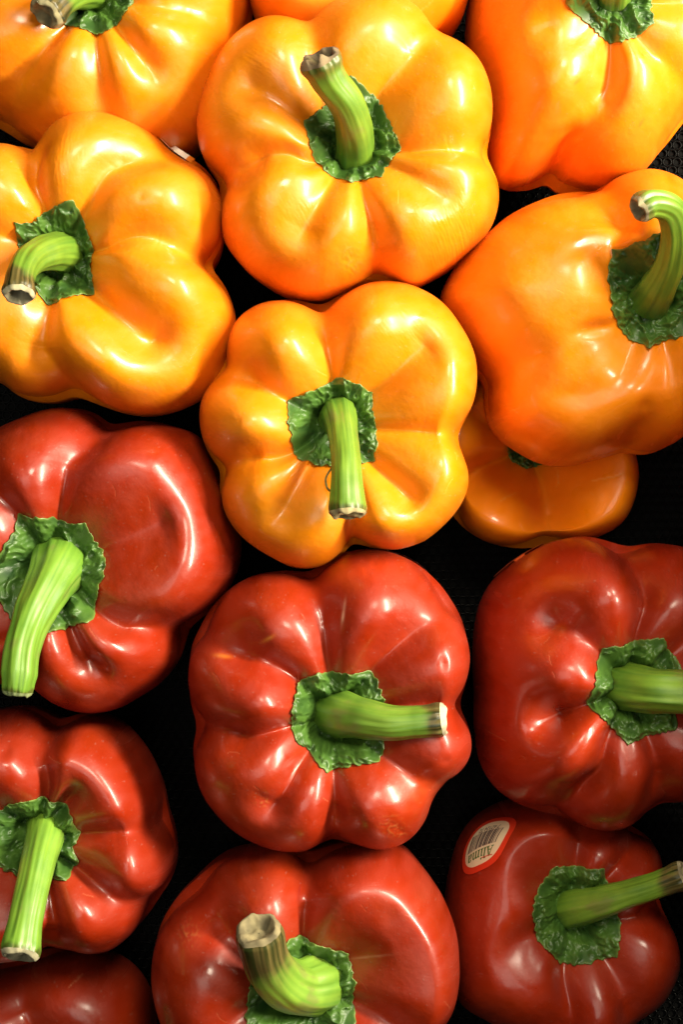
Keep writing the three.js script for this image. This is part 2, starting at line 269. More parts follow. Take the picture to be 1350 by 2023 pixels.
/* ---------------------------------------------------------------- produce stickers */
function sticker(S, st, parent) {
  // a thin oval laid on the skin: angle and profile length around its centre
  const w = at(st.px[0], st.px[1], S.yTop - 0.012), a0 = Math.atan2(w[1] - S.O[1], w[0] - S.O[0]), p = [0, 0, 0], q = [0, 0, 0];
  let v0 = st.v ?? S.vOf(clamp(Math.hypot(w[0] - S.O[0], w[1] - S.O[1]) / S.R(a0), 0, 0.999), a0);
  const N = 400, len = [0], rr = []; S.P(0, a0, p);
  for (let i = 1; i <= N; i++) { S.P(i / N, a0, q); len.push(len[i - 1] + Math.hypot(q[0] - p[0], q[1] - p[1], q[2] - p[2])); p.splice(0, 3, ...q); }
  const l0 = len[Math.round(v0 * N)], vAt = (l) => { let i = 0; while (i < N && len[i + 1] < l) i++; return (i + (l - len[i]) / Math.max(1e-9, len[i + 1] - len[i])) / N; };
  S.P(v0, a0, p); const rad0 = Math.hypot(p[0] - S.O[0], p[2] - S.O[1]);
  const cr = Math.cos(st.rot), sr = Math.sin(st.rot);
  const surf = (e, f, o) => { // e,f metres on the sticker
    const al = e * cr - f * sr, be = e * sr + f * cr, a = a0 + al / rad0, v = vAt(l0 + be), h = 0.0006;
    const P0 = [0, 0, 0], P1 = [0, 0, 0], P2 = [0, 0, 0]; S.P(v, a, P0); S.P(v + h, a, P1); S.P(v, a + 0.01, P2);
    const A = new THREE.Vector3(P1[0] - P0[0], P1[1] - P0[1], P1[2] - P0[2]), B = new THREE.Vector3(P2[0] - P0[0], P2[1] - P0[1], P2[2] - P0[2]), n = B.cross(A).normalize(); if (n.y < 0 && v < VE) n.negate();
    const k = st.lift ?? 0.00035; o[0] = P0[0] + n.x * k; o[1] = P0[1] + n.y * k; o[2] = P0[2] + n.z * k;
  };
  const g = gridGeo(56, 14, (u, v, o) => { const a = u * TAU, c = Math.cos(a), s = Math.sin(a), e = 2.4, k = Math.pow(Math.abs(c) ** e + Math.abs(s) ** e, -1 / e); const x = c * k * v, y = s * k * v; surf(x * st.w / 2, y * st.h / 2, o.p); o.uv = [0.5 - x / 2, 0.5 - y / 2]; o.c = [1, 1, 1]; });
  const cv = document.createElement('canvas'); cv.width = 512; cv.height = 512 * st.h / st.w | 0; const x = cv.getContext('2d'), Wd = cv.width, Hd = cv.height;
  x.fillStyle = st.rim; x.fillRect(0, 0, Wd, Hd); x.fillStyle = st.face ?? '#f1e6c4'; x.beginPath();
  for (let i = 0; i <= 80; i++) { const a = i / 80 * TAU, c = Math.cos(a), s = Math.sin(a), k = Math.pow(Math.abs(c) ** 2.4 + Math.abs(s) ** 2.4, -1 / 2.4); x.lineTo(Wd / 2 + c * k * Wd * 0.41, Hd / 2 + s * k * Hd * 0.40); } x.fill();
  if (st.print) {
    x.textAlign = 'center'; x.fillStyle = '#3e6a24'; x.font = 'bold 96px serif'; x.fillText('Alima', Wd * 0.52, Hd * 0.36);
    x.fillStyle = '#c8321e'; x.fillRect(Wd * 0.24, Hd * 0.19, Wd * 0.22, 6);
    const R = rng(5); let bx = Wd * 0.22; x.fillStyle = '#31202c'; while (bx < Wd * 0.82) { const w = 3 + Math.floor(R() * 4) * 3.2; x.fillRect(bx, Hd * 0.40, w, Hd * 0.30); bx += w + 3 + Math.floor(R() * 3) * 3; }
    x.font = 'bold 42px sans-serif'; x.fillText('7 42124 72', Wd * 0.52, Hd * 0.79);
  }
  const t = new THREE.CanvasTexture(cv); t.colorSpace = THREE.SRGBColorSpace;
  const m = mesh('sticker', g, new THREE.MeshPhysicalMaterial({ map: t, roughness: 0.5, clearcoat: 0.2, clearcoatRoughness: 0.3, side: THREE.DoubleSide }), parent);
  m.userData.label = st.label; return m;
}

/* ---------------------------------------------------------------- assemble one pepper */
function pepper(s) {
  const S = Surface(s), g = new THREE.Group(); g.name = numbered(s.kind === RED ? 'red_bell_pepper' : 'orange_bell_pepper');
  g.userData = { label: s.label, category: 'bell pepper', group: s.kind === RED ? 'red bell peppers' : 'orange bell peppers' };
  scene.add(g);
  const { mat, W } = skinMaterial(S, s.kind, s.seed, (s.nu ?? 300) < 220 ? 256 : 512);
  const geo = gridGeo(s.nu ?? 300, s.nv ?? 170, (u, v, o) => { S.P(v, u * TAU, o.p); o.uv = [(o.p[0] - S.O[0]) / W + 0.5, (o.p[2] - S.O[1]) / W + 0.5]; o.c = [1, 1, 1]; });
  geo.deleteAttribute('color');
  mesh('flesh', geo, mat, g);
  if (s.calyx) calyx(S, g);
  stem(S, g);
  for (const st of s.stickers ?? []) sticker(S, st, g);
  // the group stands at the pepper's base
  const b = [S.O[0], s.floor ?? FLOOR, S.O[1]];
  g.children.forEach((c) => c.traverse((m) => { if (m.geometry) m.geometry.translate(-b[0], -b[1], -b[2]); }));
  g.position.set(...b);
  return g;
}
const Z = (list, ox, oy, k) => list.map(([x, y, ...r]) => [ox + x * k, oy + y * k, ...r]);    // points noted in an enlarged view of the photograph

/* ---------------------------------------------------------------- the floor of the display */
{
  const f = new THREE.Group(); f.name = 'display_floor'; f.userData = { kind: 'structure', label: 'black plastic display floor under the peppers' }; scene.add(f);
  f.position.y = FLOOR;
  const sheet = mesh('floor_sheet', new THREE.BoxGeometry(0.62, 0.006, 0.72), new THREE.MeshPhysicalMaterial({ color: new THREE.Color().setRGB(0.003, 0.003, 0.003), roughness: 0.6, specularIntensity: 0.1 }), f); sheet.position.y = -0.0062;
  const pitch = 0.0034, ring = new THREE.TorusGeometry(pitch * 0.42, pitch * 0.13, 8, 16); ring.rotateX(Math.PI / 2);
  const nx = Math.ceil(0.32 / pitch), nz = Math.ceil(0.42 / (pitch * 0.866)), im = new THREE.InstancedMesh(ring, new THREE.MeshPhysicalMaterial({ color: new THREE.Color().setRGB(0.003, 0.003, 0.003), roughness: 0.25, specularIntensity: 0.1 }), nx * nz);
  const M = new THREE.Matrix4(), R = rng(77); let k = 0;
  for (let j = 0; j < nz; j++) for (let i = 0; i < nx; i++) { M.makeTranslation((i - nx / 2 + (j % 2) * 0.5) * pitch + (R() - 0.5) * 0.0001, -0.0028, (j - nz / 2) * pitch * 0.866); im.setMatrixAt(k++, M); }
  im.name = 'plastic_netting'; im.userData = { kind: 'stuff' }; f.add(im);
}

/* ---------------------------------------------------------------- the peppers, as traced */
const specs = [];
const hexagon = (cx, cy, r, seed) => { const R = rng(seed), o = []; for (let i = 0; i < 9; i++) { const a = i / 9 * TAU + R() * 0.3, k = r * (0.82 + R() * 0.3); o.push([cx + Math.cos(a) * k, cy + Math.sin(a) * k]); } return o; };

// orange, tall stem with a brown torn tip
specs.push({ seed: 1, kind: ORANGE, label: 'large orange bell pepper with tall stem ending in a torn brown tip', c: [700, 285], top: 0.004, hs: 0.034, cup: 0.015, rc: 0.60,
  outline: Z([[500, 92], [420, 75], [330, 85], [230, 140], [140, 240], [75, 390], [42, 540], [60, 660], [120, 765], [125, 880], [150, 1000], [220, 1110], [330, 1200], [450, 1255], [560, 1270], [650, 1240], [800, 1200], [950, 1212], [1050, 1170], [1180, 1080], [1290, 960], [1322, 800], [1310, 730], [1275, 650], [1290, 520], [1280, 400], [1240, 280], [1170, 190], [1060, 115], [1000, 50], [900, 5], [800, -10], [680, 0], [580, 40]], 370, 0, 0.4667),
  furrows: [[Z([[500, 92], [530, 190], [570, 400]], 370, 0, 0.4667), 3.5, 0.25], [Z([[800, 410], [930, 260], [1040, 120]], 370, 0, 0.4667), 4.5, 0.22], [Z([[900, 632], [1080, 628], [1275, 645]], 370, 0, 0.4667), 5, 0.05], [Z([[870, 705], [1060, 830], [1200, 930]], 370, 0, 0.4667), 2, 0.5, 0.8], [Z([[740, 800], [785, 950], [820, 1195]], 370, 0, 0.4667), 5, 0.08], [Z([[600, 790], [500, 960], [400, 1150]], 370, 0, 0.4667), 3, 0.3, 0.85], [Z([[540, 700], [480, 655], [380, 645], [250, 685], [125, 765]], 370, 0, 0.4667), 5.5, 0.07], [Z([[490, 520], [400, 450], [230, 345], [120, 300]], 370, 0, 0.4667), 3, 0.25, 0.9]],
  lobes: [[0, 0.6, 0.5], [0, 0.66, 0.4], [-1, 0.62, 0.5], [1, 0.62, 0.6], [1, 0.6, 0.8], [1, 0.58, 0.9], [1, 0.55, 0.8], [-1, 0.6, 0.5]],
  calyx: Z([[215, 930], [290, 860], [345, 830], [400, 770], [470, 700], [560, 560], [690, 480], [830, 560], [950, 650], [1010, 740], [1060, 860], [1120, 980], [1170, 1100], [1215, 1170], [1130, 1270], [1050, 1380], [1010, 1495], [930, 1480], [840, 1525], [770, 1510], [710, 1565], [650, 1530], [570, 1505], [430, 1430], [380, 1350], [305, 1300], [265, 1150], [245, 1050]], 560, 70, 0.1926),
  stem: { path: [[703, 318, -1], [704, 292, 5], [699, 245, 16], [680, 195, 24], [650, 155, 29], [632, 118, 32]], r: [42, 38, 37, 36, 36, 40], brown: 0.09, lip: 0.14, rag: 2.2, cut: [0.34, 0.25, 0.14], pith: [0.20, 0.16, 0.07], hollow: 0.15, scars: [[0.55, 1.2, 0.2, 0.5, 0.7]] },
  streaks: [[905, 455, 75, 62, 0.5], [590, 420, 40, 60, 0.25], [530, 115, 45, 35, 0.3], [470, 215, 40, 30, 0.2]], scars: [[695, 515, 26, 0.7]], bumps: [[695, 515, 18, -0.7]] });
// orange, square calyx, short stem hanging forward
specs.push({ seed: 2, kind: ORANGE, label: 'orange bell pepper with a smooth bright green stem cut square and a thin loose fibre', c: [663, 838], top: 0.002, hs: 0.033, cup: 0.015, rc: 0.60,
  outline: Z([[590, 125], [430, 115], [300, 150], [200, 220], [140, 310], [110, 400], [60, 500], [32, 620], [40, 740], [70, 830], [115, 910], [125, 1020], [170, 1130], [250, 1230], [370, 1310], [480, 1355], [600, 1345], [690, 1300], [740, 1255], [850, 1270], [960, 1270], [1080, 1220], [1190, 1120], [1260, 1010], [1270, 900], [1240, 790], [1240, 720], [1290, 600], [1302, 470], [1290, 370], [1240, 260], [1160, 150], [1050, 80], [930, 45], [800, 50], [700, 80]], 380, 540, 0.4296),
  furrows: [[[[655, 742], [648, 680], [633, 594]], 6.5, 0.06], [[[754, 759], [800, 712], [860, 665], [905, 640]], 4, 0.26, 0.9], [[[745, 845], [820, 852], [913, 862]], 4, 0.05], [[[745, 925], [800, 975], [845, 1030]], 3.5, 0.3, 0.9], [[[690, 930], [698, 1000], [700, 1079]], 4.5, 0.12], [[[608, 922], [575, 980], [545, 1040], [520, 1085]], 3.5, 0.15, 0.85], [[[577, 897], [509, 905], [429, 931]], 5, 0.12], [[[569, 793], [500, 750], [427, 712]], 6, 0.1]],
  lobes: [[1, 0.6, 0.5], [1, 0.76, 0.05], [1, 0.76, 0.05], [1, 0.74, 0.1], [-1, 0.62, 0.5], [-1, 0.6, 0.4], [1, 0.55, 1], [1, 0.55, 1]],
  calyx: Z([[440, 590], [560, 545], [610, 515], [680, 480], [760, 515], [830, 550], [825, 620], [840, 690], [848, 780], [840, 860], [790, 875], [690, 890], [600, 890], [540, 870], [470, 845], [455, 750], [442, 680]], 380, 540, 0.4296),
  stem: { path: [[668, 836, -1], [669, 818, 6], [676, 845, 15], [683, 900, 23], [686, 960, 28], [687, 1012, 30]], r: [42, 36, 31, 29, 32, 37], brown: 0.035, lip: 0.03, cut: [0.60, 0.50, 0.25], pith: [0.62, 0.50, 0.24], hollow: 0.05, rag: 1.5, fibre: [[655, 925, 18], [644, 945, 18], [646, 962, 18], [652, 970, 20]] },
  streaks: [[800, 640, 60, 50, 0.35], [800, 1050, 50, 140, 0.3]], scars: [[470, 832, 14, 0.5]], bumps: [[560, 680, 55, 2.5], [490, 840, 50, 2.5], [745, 640, 55, 1.5], [472, 832, 10, -0.4, 20, 60], [540, 1030, 10, -0.6, 30, 40], [845, 1075, 8, 0.2]], marks: [[640, 1010, 40, [0.60, 0.30, 0.02], 0.5], [555, 1010, 40, [0.66, 0.28, 0.02], 0.5]] });
// orange, left border, twisted lobes, hooked stem with a hollow end
specs.push({ seed: 3, kind: ORANGE, label: 'orange bell pepper with twisted lobes and a hooked stem with pale hollow end', c: [115, 508], top: 0.0, hs: 0.034, cup: 0.015, rc: 0.58,
  outline: [...Z([[190, 195], [100, 180], [0, 185]], 0, 220, 0.3556), [-60, 310], [-120, 380], [-150, 480], [-150, 580], [-120, 660], [-60, 730], ...Z([[0, 1510], [90, 1580], [180, 1612], [300, 1622], [420, 1600], [560, 1640], [700, 1680], [850, 1690], [1000, 1650], [1110, 1590], [1220, 1450], [1290, 1300], [1312, 1170], [1290, 1060], [1250, 960], [1185, 855], [1225, 770], [1240, 640], [1210, 420], [1130, 300], [1000, 210], [880, 130], [700, 50], [560, 15], [440, 12], [330, 40], [250, 100], [205, 160]], 0, 220, 0.3556)],
  furrows: [[Z([[245, 560], [190, 400], [190, 195]], 0, 220, 0.3556), 6.5, 0.06], [Z([[470, 560], [560, 380], [820, 215], [1000, 205]], 0, 220, 0.3556), 5, 0.2], [Z([[540, 770], [700, 700], [900, 710], [1050, 750], [1180, 850]], 0, 220, 0.3556), 5.5, 0.08], [Z([[560, 1040], [760, 1230], [960, 1340], [1200, 1440]], 0, 220, 0.3556), 7, 0.16, 0.9], [Z([[270, 1110], [225, 1300], [280, 1480], [420, 1600]], 0, 220, 0.3556), 5.5, 0.07], [Z([[100, 720], [0, 690], [-400, 640]], 0, 220, 0.3556), 5, 0.1]],
  lobes: [[1, 0.55, 0.8], [1, 0.6, 0.6], [2, 0.62, 0.9], [2, 0.62, 0.9], [0, 0.55, 0.8], [0, 0.55, 0.8]],
  calyx: Z([[110, 645], [200, 640], [250, 575], [340, 545], [425, 520], [465, 580], [480, 660], [525, 760], [500, 850], [515, 940], [530, 1020], [400, 1040], [330, 1075], [285, 1090], [240, 1040], [190, 960], [130, 850], [100, 720]], 0, 220, 0.3556),
  stem: { path: [[128, 502, -1], [116, 496, 7], [88, 499, 16], [56, 516, 24], [40, 546, 30], [36, 580, 33]], r: [44, 40, 36, 32, 29, 31], brown: 0.14, lip: 0.10, cut: [0.62, 0.58, 0.36], pith: [0.62, 0.60, 0.42], hollow: 0.9, rag: 0.5, scars: [[0.7, 2.0, 0.12, 0.8, 1]] },
  streaks: [[120, 320, 60, 95, 0.5], [290, 280, 40, 150, 0.25]], bumps: [[360, 560, 60, 2], [230, 700, 70, 2], [330, 420, 55, 1.5], [283, 395, 9, -0.3]],
  stickers: [{ px: [325, 245], v: 0.728, w: 0.020, h: 0.016, rot: 0.1, rim: '#f08a1c', face: '#efe6d2', label: 'orange rimmed white produce sticker wrapped over the shoulder', lift: 0.0005 }] });
// orange, right border, lying over
specs.push({ seed: 4, kind: ORANGE, label: 'orange bell pepper lying on its side with a long bare flank and thick curled stem', c: [1296, 588], top: -0.004, hs: 0.052, cup: 0.012, rc: 0.45, n: 2.0,
  outline: [...Z([[870, 130], [760, 125], [650, 145], [520, 205], [400, 280], [300, 370], [200, 460], [120, 560], [60, 670], [40, 740], [80, 850], [150, 1000], [235, 1110], [280, 1180], [280, 1250], [310, 1370], [370, 1450], [470, 1520], [580, 1580], [720, 1605], [860, 1580], [1000, 1540], [1050, 1530], [1160, 1540], [1280, 1490], [1350, 1440]], 850, 330, 0.37037), [1400, 820], [1450, 740], [1470, 640], [1460, 540], [1430, 450], [1390, 390], [1350, 363], ...Z([[1250, 50], [1140, 35], [1020, 60], [930, 95]], 850, 330, 0.37037)],
  furrows: [[[[1205, 520], [1228, 450], [1215, 410], [1172, 378]], 7, 0.08], [[[1243, 700], [1200, 760], [1040, 740], [939, 744]], 2.5, 0.6], [[[1325, 690], [1330, 818], [1240, 897]], 3, 0.35], [[[1400, 640], [1500, 680]], 4, 0.15], [[[1360, 500], [1400, 400]], 4, 0.15]],
  lobes: [[3, 0.31, 0.8], [-2, 0.5, 0.8], [-8, 0.6, 0.6], [-6, 0.6, 0.6], [-4, 0.6, 0.6]],
  calyx: Z([[965, 455], [1030, 455], [1090, 420], [1200, 380], [1330, 400], [1450, 500], [1480, 650], [1450, 800], [1350, 910], [1250, 930], [1165, 965], [1110, 935], [1040, 890], [1010, 850], [965, 770], [955, 660], [935, 590], [950, 520]], 850, 330, 0.37037),
  stem: { path: [[1285, 590, 0], [1302, 565, 9], [1328, 510, 19], [1336, 450, 27], [1322, 412, 32], [1285, 402, 35], [1266, 412, 36]], r: [48, 40, 34, 30, 29, 28, 29], brown: 0.05, lip: 0.05, ridge: 0.1 },
  bumps: [[1148, 565, 60, 3.2], [1200, 740, 50, 3.2], [1180, 648, 40, -2.4, 14, -15], [1150, 490, 16, -0.8, 40, 60], [1260, 775, 30, 1.2], [1280, 800, 16, -0.8]], tilt: [-0.12, -0.05] });
// orange, top right corner
specs.push({ seed: 5, kind: ORANGE, label: 'orange bell pepper with one big round front lobe below a flat broad calyx', c: [1212, -5], top: -0.004, hs: 0.054, cup: 0.008, rc: 0.4, n: 2.0,
  outline: [[928, -20], [922, 37], [924, 100], [945, 180], [960, 260], [970, 330], [990, 364], [1028, 370], [1057, 367], [1087, 357], [1105, 374], [1135, 378], [1200, 372], [1272, 339], [1305, 300], [1350, 248], [1400, 180], [1430, 80], [1430, -30], [1390, -140], [1300, -220], [1180, -250], [1060, -210], [970, -120]],
  furrows: [[[[1125, 20], [1060, 50], [990, 95]], 3, 0.3, 0.7], [[[1212, 82], [1206, 140], [1190, 195], [1110, 250], [1087, 357]], 5, 0.14, 0.74], [[[1262, 72], [1350, 140]], 2.5, 0.15], [[[1290, 0], [1430, -20]], 4, 0.15], [[[1212, -90], [1200, -240]], 4, 0.15], [[[1130, -60], [1000, -160]], 4, 0.15]],
  lobes: [[3, 0.36], [-8, 0.42], [-6, 0.5], [-6, 0.5], [-3, 0.5], [-1, 0.5]],
  calyx: [[1118, 12], [1130, 22], [1165, 41], [1183, 59], [1202, 74], [1233, 79], [1265, 67], [1298, 41], [1291, 18], [1294, -10], [1270, -60], [1220, -85], [1150, -70], [1115, -20]],
  stem: { path: [[1212, -12, 0], [1216, -30, 8], [1225, -70, 18], [1235, -115, 25]], r: [40, 36, 32, 34] },
  bumps: [[1100, 145, 85, 5.5], [1130, 300, 70, -4], [1216, 150, 20, -2.5, 60, 8], [1170, 240, 60, -2.5, 22, -35]], marks: [[1140, 162, 9, [0.25, 0.09, 0.01], 0.6, 3, -40], [1275, 232, 8, [0.25, 0.09, 0.01], 0.6, 3, 120], [1080, 310, 130, [0.82, 0.19, 0.004], 0.7]] });
// orange, top left corner
specs.push({ seed: 6, kind: ORANGE, label: 'orange bell pepper with a short thick stem bent over its lobes beside the stickered pepper', c: [187, -15], top: -0.006, hs: 0.042, cup: 0.012, rc: 0.5,
  outline: [[500, 0], [492, 80], [465, 170], [425, 250], [385, 296], [340, 315], [250, 325], [160, 318], [67, 287], [33, 276], [0, 256], [-80, 190], [-130, 90], [-140, -40], [-100, -160], [0, -250], [130, -290], [280, -270], [400, -190], [470, -100]],
  furrows: [[[[122, 59], [70, 118], [18, 178], [-40, 230]], 5, 0.14], [[[193, 81], [200, 150], [205, 230], [200, 318]], 3, 0.16], [[[240, 65], [300, 140], [345, 200]], 4, 0.24, 0.75], [[[270, 10], [380, 20], [490, 50]], 4, 0.2], [[[240, -90], [320, -240]], 4, 0.15], [[[120, -90], [40, -220]], 4, 0.15], [[[90, -20], [-130, -40]], 4, 0.15]],
  calyx: [[115, 40], [133, 55], [163, 63], [196, 78], [222, 67], [237, 52], [259, 22], [267, 7], [267, -25], [250, -80], [200, -105], [130, -90], [100, -30]],
  stem: { path: [[193, -14, -1], [176, -20, 6], [140, -14, 14], [110, 8, 19], [92, 26, 21]], r: [44, 40, 36, 36, 38], brown: 0.2, lip: 0.08, cut: [0.5, 0.45, 0.24], rag: 1.4 },
  bumps: [[290, 65, 60, 2.0]], nu: 240, nv: 150 });
// orange, top border
specs.push({ seed: 7, kind: ORANGE, label: 'orange bell pepper showing only a plain curved flank behind the tall stemmed pepper', c: [705, -200], top: -0.008, hs: 0.034,
  outline: [[480, -60], [500, 22], [540, 80], [640, 120], [760, 120], [860, 85], [908, 45], [925, 0], [945, -120], [920, -260], [840, -380], [705, -430], [560, -390], [480, -250]],
  furrows: [[[[705, -100], [700, 110]], 4, 0.2], [[[620, -260], [500, -340]], 4, 0.2], [[[800, -260], [920, -340]], 4, 0.2]], calyx: hexagon(705, -200, 95, 3), nu: 160, nv: 100 });
// orange, deep in the gap
specs.push({ seed: 8, kind: ORANGE, label: 'small orange bell pepper down in the dark gap, half covered by the peppers above', c: [1045, 885], top: -0.064, hs: 0.028, cup: 0.024, rc: 0.62, cr: 0.15,
  outline: [[860, 880], [868, 950], [890, 1015], [940, 1060], [1010, 1085], [1090, 1088], [1170, 1068], [1225, 1032], [1250, 980], [1258, 930], [1255, 895], [1235, 820], [1180, 750], [1090, 710], [980, 715], [900, 780]],
  furrows: [[[[1075, 940], [1085, 1085]], 9, 0.15], [[[960, 920], [880, 990]], 8, 0.15], [[[960, 830], [900, 780]], 4, 0.15], [[[1060, 800], [1080, 710]], 4, 0.15], [[[1140, 850], [1240, 830]], 4, 0.15]],
  lobes: [[0, 0.8, 0], [0, 0.8, 0], [0, 0.7, 0], [0, 0.7, 0], [0, 0.8, 0]],
  calyx: hexagon(1040, 880, 50, 8), nu: 200, nv: 130 });
// red, middle, stem pointing sideways
specs.push({ seed: 10, kind: RED, label: 'red bell pepper with crinkled calyx and a stem lying flat sideways over its lobes', c: [662, 1420], top: 0.0, hs: 0.033, cup: 0.015, rc: 0.60,
  outline: Z([[580, 122], [460, 128], [330, 150], [220, 210], [120, 310], [65, 420], [48, 560], [55, 700], [72, 820], [65, 900], [80, 1000], [120, 1110], [200, 1210], [330, 1300], [470, 1340], [580, 1340], [680, 1312], [780, 1332], [900, 1338], [1000, 1300], [1080, 1220], [1130, 1120], [1180, 1060], [1240, 1000], [1280, 920], [1283, 830], [1250, 720], [1275, 620], [1280, 500], [1265, 400], [1230, 290], [1170, 200], [1080, 120], [980, 65], [880, 40], [760, 40], [660, 70]], 350, 1070, 0.4519),
  furrows: [[[[648, 1314], [639, 1206], [617, 1124]], 5, 0.1], [[[739, 1319], [790, 1270], [843, 1230], [890, 1195]], 5.5, 0.18], [[[770, 1400], [915, 1395]], 5, 0.12], [[[757, 1495], [820, 1535], [875, 1560]], 4, 0.14], [[[660, 1522], [661, 1600], [658, 1662]], 5.5, 0.05], [[[599, 1499], [565, 1555], [531, 1603], [490, 1650]], 4, 0.12, 0.85], [[[571, 1436], [499, 1459], [440, 1455], [382, 1441]], 6.5, 0.06], [[[585, 1341], [517, 1305], [440, 1275], [385, 1250]], 5.5, 0.12]],
  lobes: [[0, 0.6, 0.7], [1, 0.75, 0.05], [1, 0.74, 0.1], [0, 0.6, 0.6], [0, 0.58, 0.7], [0, 0.55, 0.9], [1, 0.5, 1], [-1, 0.6, 0.3]],
  calyx: Z([[555, 590], [640, 565], [700, 565], [770, 575], [820, 558], [870, 580], [890, 640], [910, 700], [915, 790], [905, 880], [890, 945], [800, 960], [720, 975], [655, 997], [610, 950], [560, 890], [510, 845], [500, 780], [510, 700], [525, 630]], 350, 1070, 0.4519),
  stem: { path: [[668, 1408, -1], [680, 1412, 7], [722, 1420, 14], [775, 1428, 18], [825, 1426, 20], [874, 1421, 21]], r: [54, 47, 41, 37, 33, 34], brown: 0.12, lip: 0.05, cut: [0.66, 0.58, 0.38], pith: [0.66, 0.58, 0.36], hollow: 0.1, light: [0.22, 0.38, 0.035] },
  bumps: [[520, 1390, 45, 2], [740, 1200, 60, 2], [540, 1540, 45, 1.5], [720, 1590, 45, 1.5], [472, 1246, 45, -2.2], [765, 1625, 12, -0.5, 22, 20], [790, 1640, 8, -0.5, 20, -40], [515, 1575, 10, -0.5, 18, -30], [875, 1310, 9, -0.6, 14], [880, 1500, 10, -0.5]],
  marks: [[678, 1209, 2.6, [0.75, 0.45, 0.30], 0.9, 20, 8], [530, 1260, 4, [0.7, 0.25, 0.03], 0.7, 13, 60], [437, 1297, 16, [0.7, 0.25, 0.03], 0.6, 4, 5], [700, 1120, 70, [0.62, 0.06, 0.008], 0.5, 25], [840, 1560, 60, [0.6, 0.07, 0.01], 0.5, 40]], scars: [[770, 1627, 22, 0.8], [790, 1645, 16, 0.8], [520, 1580, 14, 0.5]], streaks: [[800, 1220, 50, 45, 0.15]],
  stickers: [{ px: [800, 1090], v: 0.772, w: 0.022, h: 0.018, rot: 0.0, rim: '#e9dcd6', face: '#e9dcd6', label: 'white produce sticker edge behind the shoulder', lift: 0.0005 }] });
// red, left border
specs.push({ seed: 11, kind: RED, label: 'red bell pepper with a very thick pale green stem drooping beside a wide calyx', c: [103, 1120], top: -0.002, hs: 0.046, cup: 0.016, rc: 0.52, n: 2.0,
  outline: [...Z([[590, 115], [500, 60], [400, 40], [270, 55], [130, 95], [0, 140]], 0, 790, 0.37037), [-80, 890], [-130, 980], [-150, 1080], [-140, 1180], [-100, 1280], [-40, 1345], ...Z([[120, 1530], [210, 1560], [300, 1615], [400, 1655], [500, 1668], [620, 1650], [740, 1590], [860, 1510], [950, 1400], [1000, 1290], [1040, 1210], [1150, 1100], [1220, 1000], [1270, 880], [1280, 760], [1240, 600], [1190, 450], [1130, 300], [1060, 190], [950, 140], [850, 110], [740, 98], [660, 108]], 0, 790, 0.37037)],
  furrows: [[[[115, 1008], [133, 912], [178, 864], [219, 833]], 5.5, 0.1], [[[215, 1078], [289, 1042], [350, 1022], [450, 1000]], 4.5, 0.2, 0.85], [[[215, 1230], [280, 1247], [330, 1254], [372, 1262]], 6, 0.12], [[[140, 1245], [165, 1300], [205, 1345]], 6, 0.2, 0.85], [[[60, 1240], [0, 1330]], 4, 0.15], [[[0, 1120], [-140, 1120]], 4, 0.15], [[[40, 1025], [-60, 940]], 5, 0.12]],
  lobes: [[1, 0.68, 0.3], [2, 0.72, 0.05], [0, 0.58, 0.6], [0, 0.5, 0.6], [-2, 0.5, 0.5], [-2, 0.5, 0.5], [0, 0.55, 0.6]],
  calyx: [...Z([[115, 600], [190, 625], [300, 630], [370, 655], [465, 660], [510, 740], [560, 810], [578, 890], [550, 980], [530, 1060], [520, 1160], [400, 1195], [320, 1220], [225, 1250], [120, 1200], [20, 1055], [0, 1030], [-10, 940], [0, 840], [60, 760], [100, 680]], 0, 790, 0.37037)],
  stem: { path: [[112, 1118, -1], [114, 1122, 7], [92, 1165, 17], [63, 1222, 25], [42, 1285, 31], [36, 1340, 34], [33, 1366, 34]], r: [66, 58, 48, 42, 36, 35, 34], brown: 0.02, lip: -0.12, ridge: 0.11, cut: [0.40, 0.50, 0.2], pith: [0.35, 0.45, 0.15], hollow: -0.25, light: [0.24, 0.46, 0.04], darkc: [0.09, 0.26, 0.025], scars: [[0.45, 3.2, 0.16, 0.5, 0.8]] },
  bumps: [[290, 1075, 45, -1.2]], streaks: [[285, 960, 40, 50, 0.12]] });
